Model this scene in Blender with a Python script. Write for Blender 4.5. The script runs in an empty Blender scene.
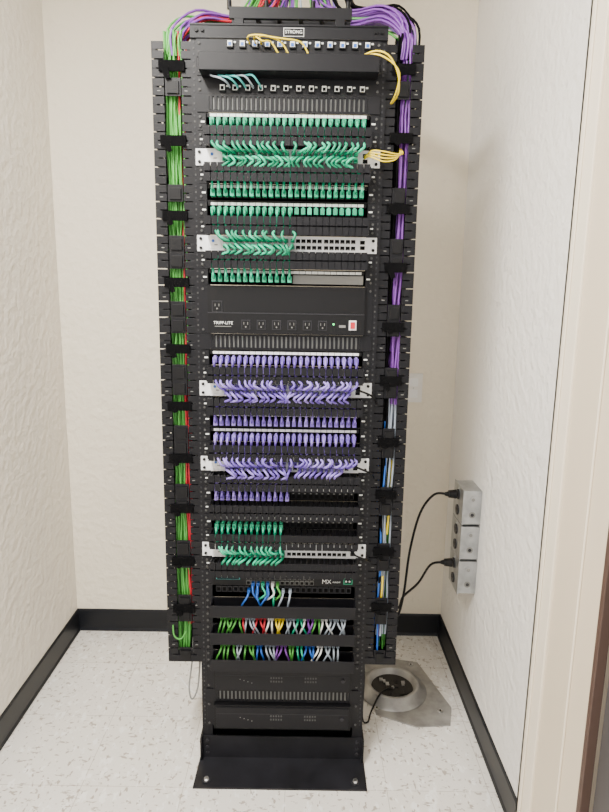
import bpy, math, random
from mathutils import Vector, Matrix
random.seed(7)
R=random.random
def U(a,b): return a+(b-a)*R()

# ------------------------------------------------------------ materials
def mat(name,col,rough=.5,metal=0.,bump=0.,bscale=100.,var=0.,emit=0.,spec=.5):
    m=bpy.data.materials.new(name); m.use_nodes=True
    nt=m.node_tree; b=nt.nodes['Principled BSDF']
    b.inputs['Base Color'].default_value=(*col,1)
    b.inputs['Roughness'].default_value=rough
    b.inputs['Metallic'].default_value=metal
    b.inputs['Specular IOR Level'].default_value=spec
    if emit:
        b.inputs['Emission Color'].default_value=(*col,1); b.inputs['Emission Strength'].default_value=emit
    if bump or var:
        tc=nt.nodes.new('ShaderNodeTexCoord')
        n=nt.nodes.new('ShaderNodeTexNoise'); n.inputs['Scale'].default_value=bscale
        n.inputs['Detail'].default_value=4
        nt.links.new(tc.outputs['Object'],n.inputs['Vector'])
        if bump:
            bp=nt.nodes.new('ShaderNodeBump'); bp.inputs['Strength'].default_value=bump
            bp.inputs['Distance'].default_value=.002
            nt.links.new(n.outputs['Fac'],bp.inputs['Height']); nt.links.new(bp.outputs['Normal'],b.inputs['Normal'])
        if var:
            r=nt.nodes.new('ShaderNodeValToRGB')
            r.color_ramp.elements[0].position=.3; r.color_ramp.elements[1].position=.7
            r.color_ramp.elements[0].color=(*[c*(1-var) for c in col],1)
            r.color_ramp.elements[1].color=(*[min(1,c*(1+var)) for c in col],1)
            nt.links.new(n.outputs['Fac'],r.inputs['Fac']); nt.links.new(r.outputs['Color'],b.inputs['Base Color'])
    return m
M={}
M['black']=mat('powder_coated_black',(.0045,.0045,.0065),.45,bump=.1,bscale=900,spec=.26)
M['black2']=mat('satin_black_plastic',(.003,.003,.004),.5,spec=.25)
M['velcro']=mat('velcro_black',(.002,.002,.0025),.9,bump=.6,bscale=600,spec=.1)
M['dark']=mat('deep_black',(.0015,.0015,.002),.8,spec=.1)
M['grey']=mat('dark_grey_steel',(.022,.022,.026),.45,spec=.3)
M['hole2']=mat('mounting_hole_grey',(.07,.07,.07),.6,spec=.2)
M['footplate']=mat('worn_black_footplate',(.010,.010,.013),.42,spec=.35,var=.4,bscale=12)
M['midgrey']=mat('mid_grey',(.20,.20,.19),.5)
M['silver']=mat('switch_silver',(.80,.81,.83),.35)
M['white']=mat('white_plastic',(.85,.85,.85),.4)
M['label']=mat('label_white',(.8,.82,.8),.5)
M['green']=mat('patch_green',(.0,.26,.13),.4)
M['green2']=mat('patch_green_light',(.01,.44,.24),.4)
M['grass']=mat('cable_green',(.07,.33,.05),.4)
M['red']=mat('cable_red',(.50,.015,.03),.4)
M['purple']=mat('patch_purple',(.15,.09,.43),.4)
M['purple2']=mat('patch_purple_light',(.27,.19,.60),.4)
M['violet']=mat('cable_violet',(.19,.05,.34),.4)
M['yellow']=mat('cable_yellow',(.88,.66,.015),.4)
M['cyan']=mat('cable_cyan',(.08,.5,.5),.4)
M['blue']=mat('cable_blue',(.02,.12,.5),.4)
M['palegrey']=mat('cable_pale',(.36,.42,.50),.5)
M['screw']=mat('screw_steel',(.55,.55,.55),.3,1.)
M['galv']=mat('galvanised_steel',(.42,.435,.45),.42,.85,var=.22,bscale=25)
M['plate']=mat('worn_floor_plate',(.36,.355,.345),.46,.55,var=.3,bscale=16,bump=.4)
M['hole']=mat('sleeve_dirt',(.03,.027,.024),.9,bump=.8,bscale=60)
M['ledg']=mat('led_green',(.05,.9,.2),.4,emit=1.5)
M['base']=mat('baseboard_vinyl',(.007,.008,.011),.4,spec=.3)
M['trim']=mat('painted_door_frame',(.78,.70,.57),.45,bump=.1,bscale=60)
M['trim2']=mat('door_jamb_shaded',(.64,.55,.42),.5)  # frame paint darkened: shade on the jamb face is put into the colour
M['rubber']=mat('door_gasket',(.07,.04,.03),.6)
M['door']=mat('dark_painted_door',(.06,.055,.055),.5)

def wallmat(name,col):
    m=mat(name,col,.7,spec=.3); nt=m.node_tree; b=nt.nodes['Principled BSDF']
    tc=nt.nodes.new('ShaderNodeTexCoord')
    n=nt.nodes.new('ShaderNodeTexNoise'); n.inputs['Scale'].default_value=34; n.inputs['Detail'].default_value=3
    v=nt.nodes.new('ShaderNodeTexNoise'); v.inputs['Scale'].default_value=2.2; v.inputs['Detail'].default_value=4
    nt.links.new(tc.outputs['Object'],n.inputs['Vector']); nt.links.new(tc.outputs['Object'],v.inputs['Vector'])
    bp=nt.nodes.new('ShaderNodeBump'); bp.inputs['Strength'].default_value=.8; bp.inputs['Distance'].default_value=.010
    nt.links.new(n.outputs['Fac'],bp.inputs['Height']); nt.links.new(bp.outputs['Normal'],b.inputs['Normal'])
    r=nt.nodes.new('ShaderNodeValToRGB'); r.color_ramp.elements[0].position=.3; r.color_ramp.elements[1].position=.7
    r.color_ramp.elements[0].color=(*[c*.96 for c in col],1); r.color_ramp.elements[1].color=(*col,1)
    nt.links.new(v.outputs['Fac'],r.inputs['Fac']); nt.links.new(r.outputs['Color'],b.inputs['Base Color'])
    return m
M['wallL']=wallmat('cream_plaster',(.84,.785,.695))
M['wallB']=wallmat('cream_plaster_back',(.85,.775,.635))
M['wallR']=wallmat('white_plaster',(.83,.81,.775))
M['ceil']=wallmat('ceiling_paint',(.8,.79,.77))

def floormat():
    m=mat('speckled_vinyl_tile',(.7,.66,.6),.34); nt=m.node_tree; b=nt.nodes['Principled BSDF']
    L=nt.links.new; N=nt.nodes.new
    tc=N('ShaderNodeTexCoord')
    def fleck(scale,stretch,rot,th,w):
        mp=N('ShaderNodeMapping'); mp.inputs['Scale'].default_value=stretch; mp.inputs['Rotation'].default_value=(0,0,rot)
        L(tc.outputs['Object'],mp.inputs['Vector'])
        n=N('ShaderNodeTexNoise'); n.inputs['Scale'].default_value=scale; n.inputs['Detail'].default_value=2
        L(mp.outputs['Vector'],n.inputs['Vector'])
        r=N('ShaderNodeMapRange'); r.inputs['From Min'].default_value=th; r.inputs['From Max'].default_value=th+w
        L(n.outputs['Fac'],r.inputs['Value']); return r.outputs['Result']
    f1=fleck(84,(1,.5,1),.4,.625,.06); f2=fleck(90,(.45,1,1),-.5,.635,.06); f3=fleck(50,(1,.6,1),1.3,.58,.08)
    mx=N('ShaderNodeMath'); mx.operation='MAXIMUM'; L(f1,mx.inputs[0]); L(f2,mx.inputs[1])
    mu=N('ShaderNodeMath'); mu.operation='MULTIPLY'; L(mx.outputs[0],mu.inputs[0]); mu.inputs[1].default_value=.8
    br=N('ShaderNodeTexBrick'); br.offset=0; br.inputs['Scale'].default_value=1
    br.inputs['Brick Width'].default_value=.305; br.inputs['Row Height'].default_value=.305
    br.inputs['Mortar Size'].default_value=.0010; br.inputs['Mortar Smooth'].default_value=.2
    br.inputs['Color1'].default_value=(.74,.715,.67,1); br.inputs['Color2'].default_value=(.72,.69,.64,1); br.inputs['Mortar'].default_value=(.45,.41,.36,1)
    L(tc.outputs['Object'],br.inputs['Vector'])
    m1=N('ShaderNodeMixRGB'); m1.inputs[2].default_value=(.83,.82,.79,1); L(f3,m1.inputs[0]); L(br.outputs['Color'],m1.inputs[1])
    m2=N('ShaderNodeMixRGB'); m2.inputs[2].default_value=(.30,.25,.20,1); L(mu.outputs[0],m2.inputs[0]); L(m1.outputs[0],m2.inputs[1])
    L(m2.outputs[0],b.inputs['Base Color'])
    return m
M['floor']=floormat()

# ------------------------------------------------------------ mesh builder
class MB:
    def __init__(s): s.v=[];s.f=[];s.m=[];s.sm=[];s.mats=[]
    def mi(s,k):
        if k not in s.mats: s.mats.append(k)
        return s.mats.index(k)
    def add(s,vs,fs,k,smooth=False):
        o=len(s.v); s.v+= [tuple(p) for p in vs]; i=s.mi(k)
        for f in fs: s.f.append(tuple(a+o for a in f)); s.m.append(i); s.sm.append(smooth)
    def box(s,x0,x1,y0,y1,z0,z1,k):
        vs=[(x0,y0,z0),(x1,y0,z0),(x1,y1,z0),(x0,y1,z0),(x0,y0,z1),(x1,y0,z1),(x1,y1,z1),(x0,y1,z1)]
        s.add(vs,[(0,3,2,1),(4,5,6,7),(0,1,5,4),(1,2,6,5),(2,3,7,6),(3,0,4,7)],k)
    def cbox(s,c,d,k): s.box(c[0]-d[0]/2,c[0]+d[0]/2,c[1]-d[1]/2,c[1]+d[1]/2,c[2]-d[2]/2,c[2]+d[2]/2,k)
    def prism(s,poly,axis,a,b,k):
        n=len(poly)
        def P(p,t):
            return {'y':(p[0],t,p[1]),'z':(p[0],p[1],t),'x':(t,p[0],p[1])}[axis]
        vs=[P(p,a) for p in poly]+[P(p,b) for p in poly]
        fs=[tuple(range(n)),tuple(range(2*n-1,n-1,-1))]+[(i,n+i,n+(i+1)%n,(i+1)%n) for i in range(n)]
        s.add(vs,fs,k)
    def cyl(s,c,axis,r,h,k,n=14,r2=None):
        r2=r if r2 is None else r2
        A=Vector(axis).normalized(); q=A.to_track_quat('Z','Y').to_matrix(); c=Vector(c)
        vs=[]
        for t,rr in ((-h/2,r),(h/2,r2)):
            for i in range(n):
                a=2*math.pi*i/n; vs.append(c+q@Vector((math.cos(a)*rr,math.sin(a)*rr,t)))
        s.add(vs,[(i,(i+1)%n,n+(i+1)%n,n+i) for i in range(n)],k,True)
        s.add(vs,[tuple(range(n-1,-1,-1)),tuple(range(n,2*n))],k)
    def lathe(s,c,prof,k,n=36):
        vs=[];m=len(prof)
        for i in range(n):
            a=2*math.pi*i/n
            for r,z in prof: vs.append((c[0]+r*math.cos(a),c[1]+r*math.sin(a),c[2]+z))
        fs=[(i*m+j,((i+1)%n)*m+j,((i+1)%n)*m+j+1,i*m+j+1) for i in range(n) for j in range(m-1)]
        s.add(vs,fs,k,True)
    def tube(s,pts,r,k,sides=6,sub=4):
        P=[Vector(p) for p in pts]; Q=[]
        n=len(P)
        for i in range(n-1):
            p0=P[max(i-1,0)];p1=P[i];p2=P[i+1];p3=P[min(i+2,n-1)]
            for j in range(sub):
                t=j/sub
                Q.append(.5*((2*p1)+(p2-p0)*t+(2*p0-5*p1+4*p2-p3)*t*t+(3*p1-p0-3*p2+p3)*t**3))
        Q.append(P[-1]); vs=[]
        up=Vector((.13,.9,.31)).normalized(); 
        T=(Q[1]-Q[0]).normalized(); N=T.cross(up)
        if N.length<1e-3: N=T.cross(Vector((1,0,0)))
        N.normalize()
        for i,q in enumerate(Q):
            a=Q[min(i+1,len(Q)-1)]-Q[max(i-1,0)]
            if a.length>1e-9: T=a.normalized()
            N=(N-T*N.dot(T)); 
            if N.length<1e-4: N=T.orthogonal()
            N.normalize(); B=T.cross(N)
            for j in range(sides):
                an=2*math.pi*j/sides; vs.append(q+(N*math.cos(an)+B*math.sin(an))*r)
        L=len(Q)
        fs=[(i*sides+j,i*sides+(j+1)%sides,(i+1)*sides+(j+1)%sides,(i+1)*sides+j) for i in range(L-1) for j in range(sides)]
        s.add(vs,fs,k,True)
        s.add(vs[:sides],[tuple(range(sides-1,-1,-1))],k); s.add(vs[-sides:],[tuple(range(sides))],k)
    def text(s,txt,size,x,y,z,k):
        cu=bpy.data.curves.new('t','FONT'); cu.body=txt; cu.size=size; cu.align_x='CENTER'; cu.align_y='CENTER'
        ob=bpy.data.objects.new('t',cu); bpy.context.scene.collection.objects.link(ob)
        dg=bpy.context.evaluated_depsgraph_get(); me=bpy.data.meshes.new_from_object(ob.evaluated_get(dg))
        s.add([(x+v.co.x,y,z+v.co.y) for v in me.vertices],[tuple(p.vertices) for p in me.polygons],k)
        bpy.data.objects.remove(ob); bpy.data.meshes.remove(me); bpy.data.curves.remove(cu)
    def obj(s,name,bevel=0,parent=None):
        xs=[[p[i] for p in s.v] for i in range(3)]
        c=Vector([(min(a)+max(a))/2 for a in xs])
        me=bpy.data.meshes.new(name); me.from_pydata([tuple(Vector(p)-c) for p in s.v],[],s.f)
        for k in s.mats: me.materials.append(M[k])
        me.polygons.foreach_set('material_index',s.m); me.polygons.foreach_set('use_smooth',s.sm); me.update()
        o=bpy.data.objects.new(name,me); bpy.context.scene.collection.objects.link(o)
        o.location=c
        if bevel:
            b=o.modifiers.new('bevel','BEVEL'); b.width=bevel; b.segments=2; b.limit_method='ANGLE'; b.angle_limit=math.radians(50)
        return o

# ------------------------------------------------------------ room
XL,XR,YB,ZC=-.97,.604,2.43,2.75
YJ=1.30   # far edge of the door frame
def simple(name,b,k,bevel=0):
    m=MB(); m.box(*b,k); return m.obj(name,bevel)
simple('floor',(XL-.1,1.6,-1.2,YB+.1,-.1,0),'floor')
simple('wall_back',(XL-.1,XR+.1,YB,YB+.1,0,ZC),'wallB')
simple('wall_left',(XL-.1,XL,-1.2,YB,0,ZC),'wallL')
simple('wall_right',(XR,XR+.1,YJ,YB,0,ZC),'wallR')
simple('wall_front',(XR+.1,1.6,1.08,YJ,0,ZC),'wallR')
simple('ceiling',(XL-.1,1.6,-1.2,YB+.1,ZC,ZC+.1),'ceil')
bh=.098
prof=[(0,0),(.012,0),(.007,.012),(.006,bh-.008),(.003,bh),(0,bh)]
m=MB(); m.prism([(YB-p,z) for p,z in prof],'x',XL,XR,'base'); m.obj('baseboard_back')
m=MB(); m.prism([(XL+p,z) for p,z in prof],'y',-1.2,YB-.006,'base'); m.obj('baseboard_left')
m=MB(); m.prism([(XR-p,z) for p,z in prof],'y',YJ,YB-.006,'base'); m.obj('baseboard_right')

# door frame: hollow metal jamb with front lip, rebated face and gasket
m=MB()
jx=.548
m.box(jx,XR+.1,1.245,YJ,0,2.6,'trim')
m.box(jx-.004,jx,1.288,YJ+.012,0,2.6,'trim')
m.box(jx-.004,XR-.001,YJ,YJ+.012,0,2.6,'trim')
m.box(jx+.006,XR+.1,1.040,1.245,0,2.6,'trim2')
m.box(jx+.001,jx+.006,1.120,1.124,0,2.6,'trim')
m.box(jx+.002,jx+.022,1.026,1.040,0,2.6,'rubber')
m.obj('door_frame',.002)
m=MB()
m.box(jx+.024,jx+.068,.15,1.020,.01,2.1,'door')
m.box(jx+.020,jx+.026,.92,1.01,.12,.22,'screw'); m.cyl((jx+.016,1.020,.17),(0,0,1),.006,.1,'screw')
m.cyl((jx+.016,1.020,1.1),(0,0,1),.006,.1,'rubber')
m.obj('door_1',.002)

# ceiling light
m=MB(); LX,LY=-.62,.55
m.box(LX-.10,LX+.10,LY-.62,LY+.62,ZC-.05,ZC-.002,'white')
o=m.obj('ceiling_light',.004)
def area(name,loc,rot,sx,sy,p,col):
    l=bpy.data.lights.new(name,'AREA'); l.shape='RECTANGLE'; l.size=sx; l.size_y=sy; l.energy=p; l.color=col
    ob=bpy.data.objects.new(name,l); ob.location=loc; ob.rotation_euler=rot; bpy.context.scene.collection.objects.link(ob); return ob
area('ceiling_lamp',(LX,LY,ZC-.056),(0,0,0),.18,1.2,112,(1,.965,.91))
w=bpy.data.worlds.new('World'); bpy.context.scene.world=w; w.use_nodes=True
w.node_tree.nodes['Background'].inputs[0].default_value=(1,.975,.94,1); w.node_tree.nodes['Background'].inputs[1].default_value=2.15

# ------------------------------------------------------------ rack frame
CX,RY,UH,ZT=-.054,1.70,.0439,2.0935
def zt(k): return ZT-k*UH
HW=.2515
m=MB()
for sgn in (-1,1):
    xo=CX+sgn*HW; xi=CX+sgn*.220
    a,b=min(xo,xi),max(xo,xi)
    m.box(a,b,RY,RY+.004,.006,2.125,'black')
    m.box(a,b,RY+.076,RY+.08,.006,2.125,'black')
    xw=xo-sgn*.004
    m.box(min(xo,xw),max(xo,xw),RY+.004,RY+.076,.006,2.125,'black')
    for k in range(45):
        for f in (.18,.5,.82):
            z=zt(k+f)
            m.cbox((CX+sgn*.2435,RY-.0003,z),(.0040,.0012,.005),'hole2' if f==.5 else 'grey')
# top angles
m.box(CX-HW,CX+HW,RY-.006,RY-.001,2.094,2.124,'black')
m.box(CX-HW,CX+HW,RY-.006,RY+.08,2.122,2.128,'black')
m.box(CX-HW,CX+HW,RY+.080,RY+.085,2.09,2.128,'black')
bx,bz=CX+.012,2.109
m.box(bx-.026,bx+.026,RY-.0075,RY-.006,bz-.010,bz+.010,'label')
m.box(bx-.0245,bx+.0245,RY-.0085,RY-.0075,bz-.0085,bz+.0085,'black2')
m.text('STRONG',.011,bx,RY-.0090,bz,'label')
for x in (-.235,-.22,.22,.235): m.cyl((CX+x,RY-.008,2.112),(0,1,0),.005,.005,'black2',8)
# base
m.prism([(CX-.262,RY-.125),(CX+.259,RY-.125),(CX+.257,RY+.22),(CX-.257,RY+.22)],'z',0,.006,'footplate')
m.box(CX-.257,CX-.251,RY-.02,RY+.10,.006,.085,'black'); m.box(CX+.251,CX+.257,RY-.02,RY+.10,.006,.085,'black')
for yy in (RY-.004,RY+.082):
    m.box(CX-HW,CX+HW,yy,yy+.004,.006,.082,'footplate')
for sgn in (-1,1):
    for yy in (RY-.10,RY+.19):
        m.cyl((CX+sgn*.225,yy,.008),(0,0,1),.012,.004,'grey'); m.cyl((CX+sgn*.225,yy,.013),(0,0,1),.007,.008,'screw',6)
    for z in (.025,.045,.068): m.cyl((CX+sgn*.236,RY-.007,z),(0,1,0),.005,.006,'grey',8)
m.obj('equipment_rack',.0008)

# ------------------------------------------------------------ helpers for rack units
def ears(m,k,n=1,key='black',y=RY):
    m.box(CX-.236,CX+.236,y-.003,y-.0005,zt(k+n)+.0006,zt(k)-.0006,key)
    for sgn in (-1,1):
        for f in ((.25,.75) if n==1 else (.25,n-.25)):
            m.cyl((CX+sgn*.229,y-.0045,zt(k+f)),(0,1,0),.0034,.003,'hole2',8)
def comb(k):
    m=MB(); ears(m,k)
    z0,z1=zt(k+1),zt(k); zc=(z0+z1)/2
    n=25
    for i in range(n):
        x=CX-.205+.41*i/(n-1)
        for (a,b) in ((zc+.002,z1+.001),(z0-.001,zc-.002)):
            m.box(x-.0015,x+.0015,RY-.050,RY-.003,a+.003,b-.003,'black')
            m.box(x-.0077,x+.0077,RY-.053,RY-.050,a,b,'black')
    m.box(CX-.215,CX-.211,RY-.052,RY-.003,z0+.004,z1-.004,'black')
    m.box(CX+.211,CX+.215,RY-.052,RY-.003,z0+.004,z1-.004,'black')
    for sgn in (-1,1): m.cbox((CX+sgn*.226,RY-.0042,zc),(.008,.001,.004),'label')
    m.obj('horizontal_cable_manager')
def vent(k):
    m=MB(); z0,z1=zt(k+1),zt(k)
    m.box(CX-.236,CX+.236,RY-.006,RY-.0005,z0+.0006,z0+.006,'black'); m.box(CX-.236,CX+.236,RY-.006,RY-.0005,z1-.006,z1-.0006,'black')
    for sgn in (-1,1): m.box(min(CX+sgn*.236,CX+sgn*.205),max(CX+sgn*.236,CX+sgn*.205),RY-.006,RY-.0005,z0+.006,z1-.006,'black')
    n=34
    for i in range(n):
        x=CX-.2+.4*i/(n-1); m.box(x-.0036,x+.0036,RY-.007,RY-.003,z0+.006,z1-.006,'black')
    m.box(CX-.205,CX+.205,RY-.0015,RY-.0005,z0+.004,z1-.004,'midgrey')
    m.obj('vented_panel')
PX=lambda i: CX-.203+.406*(i+.5)/24
SX=lambda i: CX-.168+.348*(i+.5)/24+(i//6)*.003-.004
def patch(k,fill,key,strip='top',right='jack'):
    m=MB(); ears(m,k)
    z0,z1=zt(k+1),zt(k); zp=z0+.017
    m.box(CX-.214,CX+.214,RY-.003,RY+.03,z0+.002,z1-.002,'black2')
    m.box(CX-.21,CX+.21,RY-.010,RY-.003,z1-.013,z1-.003,'black2')
    for i in range(24):
        x=PX(i)
        if strip: m.box(x-.0078,x+.0078,RY-.0112,RY-.010,z1-.0115,z1-.0045,'label')
        if i<fill:
            m.box(x-.0070,x+.0070,RY-.010,RY-.003,zp-.010,zp+.010,'black2')
            kk=key if i%3 else key+'2'
            m.box(x-.0054,x+.0054,RY-.034,RY-.010,zp-.008,zp+.008,kk)
            m.box(x-.0026,x+.0026,RY-.028,RY-.012,zp+.008,zp+.0115,key+'2')
        elif right=='jack':
            m.box(x-.0072,x+.0072,RY-.009,RY-.003,zp-.010,zp+.010,'black2')
            m.box(x-.0052,x+.0052,RY-.0095,RY-.009,zp-.007,zp+.004,'dark')
            m.box(x-.0022,x+.0022,RY-.0100,RY-.009,zp+.006,zp+.009,'midgrey')
    if right=='blank': m.box(PX(fill)-.008,CX+.208,RY-.008,RY-.003,zp-.011,zp+.012,'midgrey')
    for sgn in (-1,1): m.cbox((CX+sgn*.222,RY-.0042,zp+.004),(.010,.001,.004),'label')
    m.obj('patch_panel')
def switch(k):
    m=MB(); z0,z1=zt(k+1),zt(k); zc=(z0+z1)/2
    for sgn in (-1,1):
        a,b=sorted((CX+sgn*.212,CX+sgn*.242))
        m.box(a,b,RY-.0045,RY-.0005,z0+.001,z1-.001,'silver')
        for f in (.22,.78):
            m.cyl((CX+sgn*.232,RY-.006,z0+f*UH),(0,1,0),.0042,.004,'black2',10)
    m.box(CX-.212,CX+.212,RY-.012,RY+.30,z0+.0015,z1-.0015,'silver')
    m.box(CX-.206,CX-.176,RY-.0128,RY-.012,zc-.014,zc+.014,'white')
    m.cyl((CX-.198,RY-.0133,zc+.006),(0,1,0),.004,.001,'blue',12)
    m.cbox((CX-.190,RY-.0132,zc-.004),(.009,.001,.003),'midgrey')
    for i in range(24):
        x=SX(i)
        for zz in (zc+.0085,zc-.0085):
            m.box(x-.0056,x+.0056,RY-.0128,RY-.012,zz-.0050,zz+.0050,'dark')
            m.box(x-.0030,x+.0030,RY-.0134,RY-.0126,zz-.0046,zz-.0026,'midgrey')
    m.box(CX+.196,CX+.209,RY-.0128,RY-.012,zc+.002,zc+.012,'dark'); m.box(CX+.196,CX+.209,RY-.0128,RY-.012,zc-.012,zc-.002,'dark')
    m.obj('network_switch',.0006)
def jumpers(ks,kp,cols,key):
    """patch cables from patch panel kp through the manager to switch ks"""
    m=MB(); up = kp<ks; s=1 if up else -1
    zc=(zt(ks)+zt(ks+1))/2; zs=zc+s*.0085; zp=zt(kp+1)+.017
    ze=zc+s*UH/2
    for i in cols:
        xp=PX(i); xs=SX(i); kk=key if R()<.5 else key+'2'
        m.box(xs-.0050,xs+.0050,RY-.028,RY-.0135,zs-.0050,zs+.0050,kk)
        lean=(.021 if (i<12)==up else -.021)*(-1)+U(-.007,.007)
        if i in (11,12): lean*=.4
        xm=xp+U(-.002,.002)
        p=[(xs,RY-.026,zs),(xs,RY-.042,zs-s*U(.001,.006)),(xs+lean*.5,RY-.056-U(0,.006),zs+s*U(.000,.004)),
           (xs+lean,RY-.058,ze-s*U(-.002,.004)),
           ((xs+lean+xm)/2,RY-.048,ze+s*.010),
           (xm,RY-.036,ze+s*.030)]
        if up: p+=[(xp,RY-.040,zp-.016),(xp,RY-.043,zp-.006),(xp,RY-.032,zp+.001)]
        else: p+=[(xp,RY-.040,zp+.018) ,(xp,RY-.043,zp+.009),(xp,RY-.032,zp+.001)]
        m.tube(p,.0036,kk,6,3)
    return m

for k in (5,7,10,12,19,21,24,26,28,30,32): comb(k)
for k in (3,17): vent(k)
patch(4,24,'green'); patch(8,24,'green'); patch(9,24,'green'); patch(13,13,'green',right='blank')
patch(18,24,'purple'); patch(22,24,'purple'); patch(23,24,'purple'); patch(27,13,'purple'); patch(29,12,'green')
for k in (6,11,20,25,31): switch(k)
for a,b,c,key in ((6,4,24,'green'),(6,8,24,'green'),(11,9,13,'green'),(11,13,13,'green'),(20,18,24,'purple'),(20,22,24,'purple'),(25,23,24,'purple'),(25,27,13,'purple'),(31,29,12,'green')):
    jumpers(a,b,range(c),key).obj('patch_cable_bundle')
def looped(ks,cols,key,s=-1):
    m=MB(); zc=zt(ks+.5); zs=zc+s*.0085
    for i in cols:
        xs=SX(i); lean=-.016+U(-.006,.006); kk=key if R()<.5 else key+'2'
        m.box(xs-.0050,xs+.0050,RY-.028,RY-.0135,zs-.0050,zs+.0050,kk)
        m.tube([(xs,RY-.026,zs),(xs,RY-.042,zs),(xs+lean*.5,RY-.056,zs+s*.004),(xs+lean,RY-.056,zc+s*.020),(xs+lean,RY-.036,zc+s*.038)],.0036,kk,6,3)
    return m
looped(31,range(12),'green').obj('patch_cable_bundle')
looped(25,range(14,23),'purple').obj('patch_cable_bundle')

# ------------------------------------------------------------ upper keystone panels
def keystone(k,n,x0,x1,zf,body,face):
    m=MB(); ears(m,k)
    z=zt(k)-zf*UH
    for i in range(n):
        x=CX+x0+(x1-x0)*i/(n-1)
        m.box(x-.008,x+.008,RY-.009,RY-.003,z-.009,z+.009,'black2')
        m.box(x-.0060,x+.0060,RY-.010,RY-.009,z-.006,z+.007,face)
        m.box(x-.0040,x+.0040,RY-.0105,RY-.010,z-.005,z+.003,body)
        m.cbox((x+.012,RY-.004,z+.005),(.006,.002,.004),'label')
    return m
m=keystone(0,12,-.15,.20,.30,'blue','label'); m.obj('keystone_panel')
m=MB(); ears(m,1)
m.box(CX-.222,CX+.226,RY-.060,RY-.057,2.001,2.043,'black')
m.box(CX-.222,CX+.226,RY-.060,RY-.003,2.001,2.004,'black')
for sgn in (-1,1): m.box(CX+sgn*.220-.002,CX+sgn*.220+.002,RY-.058,RY-.003,2.003,2.041,'black')
m.obj('horizontal_cable_manager',.002)
m=keystone(2,12,-.17,.19,.66,'dark','label'); m.obj('keystone_panel')

# patch cords at the top panels
m=MB(); z0=zt(0)-.30*UH
for j,(a,b) in enumerate(((-.10,-.02),(-.07,.03),(-.085,-.045))):
    m.tube([(CX+a,RY-.008,z0),(CX+a,RY-.035,z0+.008),(CX+(a+b)/2,RY-.045,z0+.006-j*.006),(CX+b,RY-.035,z0-.004),(CX+b+.02,RY-.03,z0-.03)],.0022,'yellow')
for j in range(2):
    m.tube([(CX+.15,RY-.02,zt(1.5)),(CX+.205,RY-.055,zt(1.0)-.006*j),(CX+.245,RY-.07,zt(1.25)-.010*j),(CX+.272+.004*j,RY-.06,zt(2.1)),(CX+.279-.006*j,RY-.03,zt(3.0)),(CX+.262,RY+.03,zt(3.4))],.0022,'yellow')
z6=zt(6.5)
for j in range(4):
    m.tube([(CX+.200,RY-.012,z6+.006-.006*(j%2)),(CX+.215,RY-.045,z6-.002+.005*j),(CX+.245,RY-.055,z6-.014+.008*j),(CX+.275,RY-.045,z6-.008+.005*j),(CX+.292+.003*j,RY-.01,z6+.015),(CX+.298,RY+.04,z6+.04)],.0020,'yellow')
m.obj('fiber_patch_cords')
m=MB(); z2=zt(2)-.66*UH
for j in range(5):
    a=-.19+.02*j
    m.tube([(CX+a+.04,RY-.01,z2),(CX+a+.035,RY-.035,z2+.004),(CX+a+.02,RY-.048,z2+.010+.002*j),(CX+a-.005,RY-.035,z2+.02),(CX+a-.005,RY-.01,z2+.030)],.0026,'cyan' if j%3 else 'palegrey')
m.obj('cyan_patch_cords')

# ------------------------------------------------------------ rack power supply
m=MB(); ears(m,14,3)
m.box(CX-.214,CX+.214,RY-.018,RY+.30,zt(17)+.001,zt(14)-.001,'black2')
m.box(CX-.214,CX+.214,RY-.0195,RY-.018,zt(15.72),zt(15.66),'grey')
def outlet(m,x,y,z,w=.024,h=.026):
    m.box(x-w/2,x+w/2,y-.0022,y,z-h/2,z+h/2,'grey')
    m.box(x-w/2+.002,x+w/2-.002,y-.003,y-.002,z-h/2+.002,z+h/2-.002,'black2')
    m.box(x-.006,x-.0045,y-.0036,y-.003,z,z+.007,'midgrey'); m.box(x+.0045,x+.006,y-.0036,y-.003,z,z+.007,'midgrey')
    m.cyl((x,y-.0032,z-.006),(0,1,0),.0022,.001,'midgrey',8)
for i in range(6): outlet(m,CX-.110+.042*i,RY-.018,zt(16.4))
outlet(m,CX-.188,RY-.018,zt(15.3),.028,.030)
m.text('TRIPP-LITE',.0115,CX-.172,RY-.0185,zt(16.32),'label')
m.box(CX-.195,CX-.15,RY-.0186,RY-.018,zt(16.55),zt(16.51),'midgrey')
m.box(CX+.172,CX+.192,RY-.022,RY-.018,zt(16.65),zt(16.05),'silver'); m.box(CX+.176,CX+.188,RY-.025,RY-.022,zt(16.55),zt(16.15),'red')
m.cyl((CX+.13,RY-.019,zt(16.3)),(0,1,0),.003,.002,'ledg',8)
m.box(CX+.145,CX+.163,RY-.0195,RY-.018,zt(16.5),zt(16.35),'midgrey')
m.obj('power_distribution_unit',.001)

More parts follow.
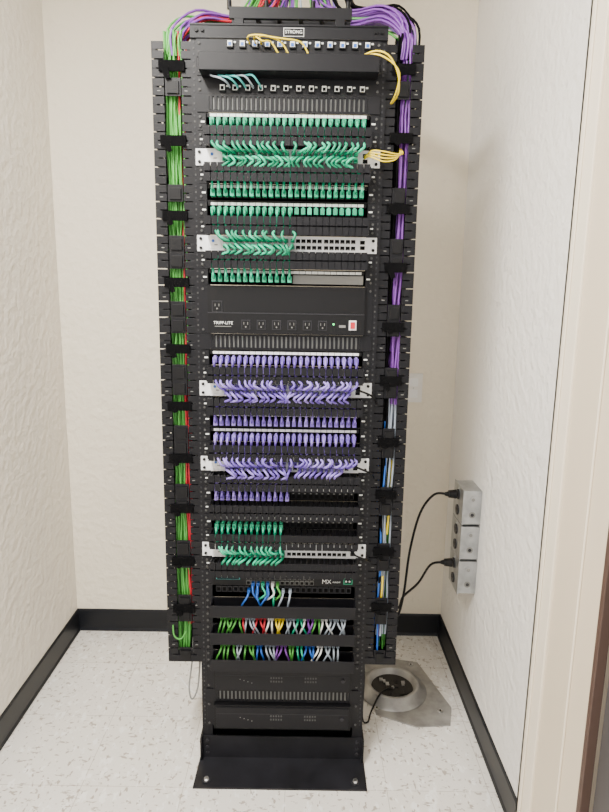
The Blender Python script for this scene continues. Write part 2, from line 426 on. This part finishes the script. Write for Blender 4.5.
# ------------------------------------------------------------ firewall router
m=MB(); ears(m,33)
m.box(CX-.214,CX+.214,RY-.015,RY+.28,zt(34)+.001,zt(33)-.001,'black2')
zc=zt(33.5)-.003
m.box(CX-.20,CX-.13,RY-.016,RY-.015,zc+.001,zc+.007,'cyan'); m.box(CX-.198,CX-.132,RY-.0165,RY-.016,zc+.002,zc+.006,'dark')
m.text('EAST BUILDING RACK',.006,CX-.165,RY-.0168,zc+.010,'label')
for i in range(14):
    x=CX-.105+.0145*i
    for zz in (zc+.008,zc-.008):
        m.box(x-.006,x+.006,RY-.0162,RY-.015,zz-.006,zz+.006,'midgrey'); m.box(x-.0048,x+.0048,RY-.0168,RY-.0162,zz-.005,zz+.004,'dark')
m.text('MX',.019,CX+.128,RY-.0156,zc-.003,'label'); m.text('router',.009,CX+.158,RY-.0156,zc-.003,'label')
m.box(CX+.178,CX+.205,RY-.0162,RY-.015,zc-.010,zc+.010,'green'); m.box(CX+.181,CX+.202,RY-.0168,RY-.0162,zc-.007,zc+.007,'dark')
for x in (.186,.196): m.cyl((CX+x,RY-.017,zc),(0,1,0),.003,.001,'label',8)
m.obj('firewall_router',.001)

def cover(k):
    m=MB(); ears(m,k)
    m.box(CX-.215,CX+.215,RY-.052,RY-.049,zt(k+1)+.003,zt(k)-.003,'black')
    m.box(CX-.215,CX+.215,RY-.049,RY-.003,zt(k+1)+.003,zt(k+1)+.006,'black')
    for sgn in (-1,1): m.box(CX+sgn*.213-.002,CX+sgn*.213+.002,RY-.050,RY-.003,zt(k+1)+.005,zt(k)-.005,'black')
    m.obj('horizontal_cable_manager',.002)
for k in (35,37,39): cover(k)
def multi(k,groups,lo,hi):
    m=MB(); ears(m,k)
    z=zt(k)-.35*UH
    m.box(CX-.214,CX+.214,RY-.003,RY+.03,zt(k+1)+.002,zt(k)-.002,'black2')
    for i in range(24):
        m.box(PX(i)-.0072,PX(i)+.0072,RY-.008,RY-.003,z-.009,z+.010,'grey'); m.box(PX(i)-.005,PX(i)+.005,RY-.0085,RY-.008,z-.006,z+.006,'dark')
    m.obj('patch_panel')
    seq=[kk for kk,n in groups for _ in range(n)]; n=len(seq)
    c=MB()
    for i,kk in enumerate(seq):
        x=CX+lo+(hi-lo)*(i+U(-.2,.2))/(n-1)
        c.box(x-.0042,x+.0042,RY-.024,RY-.009,z-.004,z+.006,kk)
        dx=U(-.014,.014)
        c.tube([(x,RY-.022,z),(x,RY-.036,z-.001),(x+dx*.4,RY-.042,z-.012),(x+dx,RY-.036,z-.028),(x+dx*1.5,RY-.028,z-.045)],.0028,kk)
    c.obj('patch_cable_bundle')
multi(34,[('blue',3),('green2',1),('palegrey',2)],-.10,.02)
multi(36,[('grass',6),('red',1),('palegrey',3),('red',3),('white',2),('yellow',3),('palegrey',3),('green2',2),('white',1),('violet',2),('grass',2),('white',2),('palegrey',5)],-.185,.185)
multi(38,[('grass',4),('palegrey',2),('grass',3),('blue',2),('palegrey',3),('violet',3),('grass',2),('green2',2),('blue',3),('white',2),('palegrey',4)],-.185,.165)
m=MB()
for i,kk in enumerate(['blue','blue','green2','blue','white','grass']):
    x=CX-.09+.0145*i*1.0
    m.box(x-.0045,x+.0045,RY-.030,RY-.0168,zc-.013,zc-.003,kk)
    m.tube([(x,RY-.028,zc-.008),(x,RY-.042,zc-.010),(x+U(-.01,.01),RY-.044,zc-.030),(x+U(-.02,.02),RY-.03,zc-.055)],.0029,kk)
m.obj('patch_cable_bundle')

# ------------------------------------------------------------ amplifiers
def amp(k):
    m=MB(); ears(m,k,2)
    z0,z1=zt(k+2),zt(k)
    m.box(CX-.212,CX+.212,RY-.020,RY+.32,z0+.003,z1-.003,'black2')
    m.box(CX-.205,CX+.205,RY-.023,RY-.020,z0+.008,z1-.008,'black')
    m.box(CX-.205,CX+.205,RY-.0235,RY-.022,z1-.030,z1-.029,'grey')
    for gx in (-.035,.07):
        for i in range(5):
            for j in range(2): m.cbox((CX+gx+.008*i,RY-.0235,z0+.040+.012*j),(.0045,.001,.006),'hole2')
    for i in range(4): m.cyl((CX-.13+.012*i,RY-.0235,z0+.046-.004*i),(0,1,0),.0014,.001,'midgrey',8)
    m.cyl((CX+.185,RY-.025,z0+.045),(0,1,0),.006,.004,'grey',16)
    m.obj('power_amplifier',.0015)
amp(40); amp(43); vent(42)

# ------------------------------------------------------------ vertical cable managers
def manager(x0,x1,outer,cabs,name):
    z0,z1=.335,2.10; ya=RY+.01; yb=RY+.115
    m=MB()
    m.box(x0,x1,yb,yb+.003,z0,z1,'black')
    m.box(x0+.001,x1-.001,ya,yb,z0-.002,z0+.001,'black')
    xc0,xc1=(x0+.026,x1-.022) if outer<0 else (x0+.022,x1-.026)
    n=int((z1-z0)/UH)
    for i in range(n+1):
        z=z0+UH*(i+.5)
        if z>z1: break
        for side in (-1,1):
            xe=x0 if side<0 else x1
            w=(.028 if (side<0)==(outer<0) else .024)
            a,b=(xe,xe+w) if side<0 else (xe-w,xe)
            aw,bw=(xe,xe+.003) if side<0 else (xe-.003,xe)
            m.box(aw,bw,ya,yb,z-.018,z+.018,'black')
            ov=.003
            ho,hi=(a-(ov if side<0 else 0)),(b+(ov if side>0 else 0))
            m.box(ho,hi,ya-.003,ya,z-.0205,z-.0015,'black'); m.box(ho,hi,ya-.003,ya,z+.0015,z+.0205,'black')
            c1,c2=(ho,ho+.012) if side<0 else (hi-.012,hi)
            m.box(c1,c2,ya-.003,ya,z-.0015,z+.0015,'black')
            if i%3==1: m.cbox(((a+b)/2,ya-.0034,z-.010),(.008,.001,.0022),'midgrey')
        j=n-i
        cov = (j%6 in (3,)) if j<11 else (j%4 in (0,1))
        if cov:
            m.box(xc0+.004,xc1-.004,ya-.001,ya+.002,z-.0215,z+.0225,'black')
            m.box(xc0+.009,xc1-.009,ya-.006,ya-.001,z-.016,z+.014,'black2')
    m.box(x0-.003,x1+.003,ya-.004,ya,z0-.002,z0+.02,'black')
    for z in (.5,1.1,1.7,2.0):
        a,b=(x1,CX-HW) if outer<0 else (CX+HW,x0)
        if b-a>.0005: m.box(a,b,RY+.03,RY+.06,z-.02,z+.02,'black')
    m.obj('vertical_cable_manager',.0006)
    c=MB()
    for (key,fa,fb,za,zb,num) in cabs:
        for i in range(num):
            x=xc0+(xc1-xc0)*U(fa,fb); y=U(RY+.02,RY+.07)
            n=max(3,int((zb-za)/.09)); pts=[]
            for j in range(n+1):
                pts.append((min(max(x+U(-.005,.005),xc0+.001),xc1-.001),y+U(-.006,.006),zb+(za-zb)*j/n))
            c.tube(pts,.0032,key,6,2)
    z=z1-.07
    while z>z0+.1:
        # velcro straps with loose tails
        c.box(xc0-.010,xc1+.008,RY+.000,RY+.005,z-.013,z+.013,'velcro')
        for xx in (xc0-.004,xc1+.002): c.box(xx,xx+.002,RY+.006,RY+.085,z-.009,z+.009,'velcro')
        t=U(-.010,.006)
        c.prism([(xc0-.004,z-.009),(xc0+.010,z-.024+t),(xc0+.020,z-.020+t),(xc0+.016,z-.006)],'y',RY-.003,RY+.000,'velcro')
        z-=U(.15,.19)
    c.obj(name)
manager(-.405,-.308,-1,[('grass',0,.65,.36,2.12,26),('red',.75,1,.45,2.12,4),('grass',.3,1,1.2,2.12,6),('red',.7,1,.45,1.4,3)],'network_cable_bundle')
manager(.2,.291,1,[('violet',.4,1,1.15,2.12,12),('violet',0,.6,1.3,2.12,6),('dark',0,.4,.6,2.12,8),('grass',.5,.9,1.95,2.12,3),('palegrey',.2,1,.42,1.25,8),('blue',0,.6,.36,1.1,3),('yellow',.4,.9,.75,.98,2),('yellow',0,.5,.5,.62,2),('red',.5,1,.4,.9,2),('grass',.2,1,.36,.95,4)],'network_cable_bundle')

# ------------------------------------------------------------ overhead cables
def arc(c,x_start,x_end,key,peak,ys,cnt,spread=.03,r=.0032):
    for i in range(cnt):
        a=x_start+U(-spread,spread); e=x_end+U(-.018,.018); pk=peak+U(-.025,.015); y=ys+U(-.03,.03); ye=U(RY+.02,RY+.07)
        c.tube([(a*.6,y+.12,ZC-.002),(a*.65,y+.11,2.50),(a*.8,y+.09,2.30),(a+(e-a)*.12,y+.05,pk+.02),(a+(e-a)*.45,y+.02,pk),(a+(e-a)*.78,(y+ye)/2,pk-.012),(e,ye,pk-.07+U(-.01,.01)),(e,ye,2.06)],r,key,6,4)
c=MB()
arc(c,-.17,-.352,'grass',2.185,RY+.14,26)
arc(c,-.13,-.335,'red',2.175,RY+.12,9)
arc(c,-.10,-.34,'violet',2.185,RY+.13,8)
arc(c,-.14,-.34,'palegrey',2.165,RY+.12,2)
c.obj('overhead_cable_bundle')
c=MB()
arc(c,.03,.252,'violet',2.205,RY+.14,42)
arc(c,.06,.245,'purple2',2.185,RY+.13,3)
arc(c,.02,.262,'grass',2.185,RY+.12,5)
arc(c,.10,.262,'dark',2.20,RY+.10,12)
c.obj('overhead_cable_bundle')
c=MB()
for i in range(34):
    a=U(-.19,.03); c.tube([(a*.7,RY+.28,ZC-.002),(a*.9,RY+.26,2.5),(a,RY+.22,2.3),(a+U(-.03,.03),RY+.19,2.15),(a,RY+.17,2.02),(a+U(-.02,.02),RY+.16,1.90)],.0032,random.choice(['violet','grass','violet','purple','grass','palegrey']),6,4)
c.obj('overhead_cable_bundle')
m=MB()
for y in (RY+.02,RY+.075):
    m.box(CX-.155,CX+.16,y,y+.012,2.150,2.178,'black')
for i in range(6):
    x=CX-.14+.056*i; m.box(x-.005,x+.005,RY+.032,RY+.075,2.158,2.168,'black')
for x in (CX-.13,CX+.13): m.box(x-.012,x+.012,RY+.02,RY+.08,2.128,2.151,'black'); 
for x in (CX-.155,CX-.06,CX+.06,CX+.15): m.cyl((x,RY+.03,2.185),(0,0,1),.006,.02,'black2',8)
m.obj('cable_runway',.001)

# ------------------------------------------------------------ wall outlets and cords
yo0,yo1=1.965,2.085
centres=[]
for n in range(3):
    m=MB(); z1=.812-.127*n; z0=z1-.118; zc=(z0+z1)/2; yc=(yo0+yo1)/2; xf=XR-.060
    m.box(xf,XR-.0005,yo0,yo1,z0,z1,'galv')
    m.box(xf-.004,xf,yo0-.003,yo1+.003,z0-.003,z1+.003,'galv')
    for dz in (-.028,.028):
        m.cyl((xf-.006,yc,zc+dz),(1,0,0),.018,.004,'grey',18)
        m.box(xf-.0085,xf-.0075,yc-.007,yc-.005,zc+dz-.002,zc+dz+.008,'dark'); m.box(xf-.0085,xf-.0075,yc+.005,yc+.007,zc+dz-.002,zc+dz+.008,'dark')
    for dx in (-.014,.016):
        m.cyl(((xf+XR)/2,yo0-.001,zc+dx*1.8),(0,1,0),.011,.002,'midgrey' if dx<0 else 'galv',16)
        m.cyl(((xf+XR)/2,yo0-.0022,zc+dx*1.8),(0,1,0),.006,.001,'grey' if dx<0 else 'midgrey',16)
    for zz in (z0+.01,z1-.01): m.cyl((xf-.005,yc,zz),(1,0,0),.003,.003,'screw',8)
    if n<2: m.cyl((XR-.03,yc,z0-.0045),(0,0,1),.014,.007,'galv')
    m.obj('electrical_outlet_box',.003); centres.append((xf,yc,zc))
xf,yc,_=centres[0]
def plug(m,x,y,z):
    m.cyl((x-.018,y,z),(1,0,0),.013,.026,'black2',14,r2=.016); m.cyl((x-.037,y,z),(1,0,0),.006,.014,'black2',10,r2=.010)
m=MB(); za=centres[0][2]+.028; plug(m,xf-.008,yc,za)
m.tube([(xf-.045,yc,za),(xf-.09,yc,za-.004),(xf-.14,yc-.03,za-.06),(xf-.18,yc-.09,za-.17),(xf-.205,yc-.15,za-.30),(xf-.235,yc-.2,za-.36),(.27,RY+.13,.44),(.235,RY+.125,.47)],.0042,'black2',8,6)
m.obj('power_cord')
m=MB(); zb=centres[2][2]+.028; plug(m,xf-.008,yc,zb)
m.tube([(xf-.045,yc,zb),(xf-.09,yc-.01,zb-.006),(xf-.14,yc-.06,zb-.05),(xf-.20,yc-.12,zb-.07),(.32,RY+.16,.44),(.26,RY+.13,.455),(.22,RY+.125,.5)],.0042,'black2',8,6)
m.obj('power_cord')
m=MB(); m.box(.400,.472,YB-.008,YB,1.03,1.147,'wallR')
m.box(.418,.454,YB-.010,YB-.008,1.095,1.128,'white'); m.box(.418,.454,YB-.010,YB-.008,1.049,1.082,'white'); m.cyl((.436,YB-.010,1.0885),(0,1,0),.003,.002,'screw',8)
m.obj('wall_plate',.002)

# ------------------------------------------------------------ floor sleeve
m=MB(); fc=(.345,2.05,0)
m.prism([(.235,2.20),(.30,2.26),(.47,2.22),(.545,1.95),(.52,1.86),(.40,1.85),(.27,1.91)],'z',0,.004,'plate')
m.lathe((fc[0],fc[1],.004),[(.128,0),(.126,.006),(.105,.010),(.099,.028),(.092,.031),(.084,.028),(.080,.004),(.070,.002),(0,.001)],'plate')
m.lathe((fc[0],fc[1],.0065),[(.0775,.006),(.06,.001),(.0,.001)],'hole')
for i in range(16):
    a=U(0,6.28); r=U(.0,.058); m.cbox((fc[0]+r*math.cos(a),fc[1]+r*math.sin(a),.012),(U(.008,.02),U(.008,.02),.006),'plate' if i%3==0 else 'hole')
for a,b in ((.30,2.225),(.50,1.93),(.44,2.20),(.275,1.94)):
    m.cyl((a,b,.006),(0,0,1),.009,.004,'screw',16); m.cyl((a,b,.0085),(0,0,1),.0035,.001,'dark',8)
m.obj('floor_conduit_sleeve')
m=MB(); m.tube([(.20,RY+.14,.40),(.215,RY+.15,.2),(.215,RY+.16,.03),(.235,RY+.16,.011),(.25,RY+.20,.02),(.29,RY+.27,.042),(.335,RY+.33,.022)],.0032,'black2')
m.obj('data_cable')
m=MB(); m.tube([(-.335,RY+.03,.40),(-.34,RY+.03,.32),(-.345,RY+.0,.25),(-.335,RY-.01,.215),(-.322,RY+.02,.235),(-.318,RY+.05,.32)],.0026,'midgrey')
m.tube([(-.39,RY-.0,.46),(-.385,RY-.01,.43),(-.365,RY-.01,.42),(-.35,RY-.0,.44)],.0026,'grass')
m.obj('ground_wire')
m=MB(); m.tube([(-.46,2.10,.003),(-.40,2.02,.003),(-.34,1.98,.003),(-.27,2.00,.003),(-.15,2.06,.003),(.05,2.10,.003),(.22,2.12,.006)],.003,'white')
m.obj('floor_cable')
m=MB()
for kk in (20,25,31):
    z=zt(kk+.5); m.tube([(CX+.20,RY-.012,z),(CX+.212,RY-.045,z+.003),(CX+.24,RY-.04,z-.01),(CX+.255,RY-.01,z-.03),(CX+.262,RY+.03,z-.05)],.0028,'black2')
    m.box(CX+.197,CX+.206,RY-.03,RY-.0135,z-.004,z+.006,'black2')
m.obj('uplink_cables')

# ------------------------------------------------------------ camera
cam=bpy.data.cameras.new('camera'); co=bpy.data.objects.new('camera',cam); bpy.context.scene.collection.objects.link(co)
cam.sensor_fit='HORIZONTAL'; cam.sensor_width=36; cam.lens=36*610/609; cam.clip_start=.02
co.matrix_world=Matrix.Translation((0,0,1.47))@Matrix.Rotation(math.radians(90-10.8),4,'X')@Matrix.Rotation(math.radians(.9),4,'Z')
bpy.context.scene.camera=co
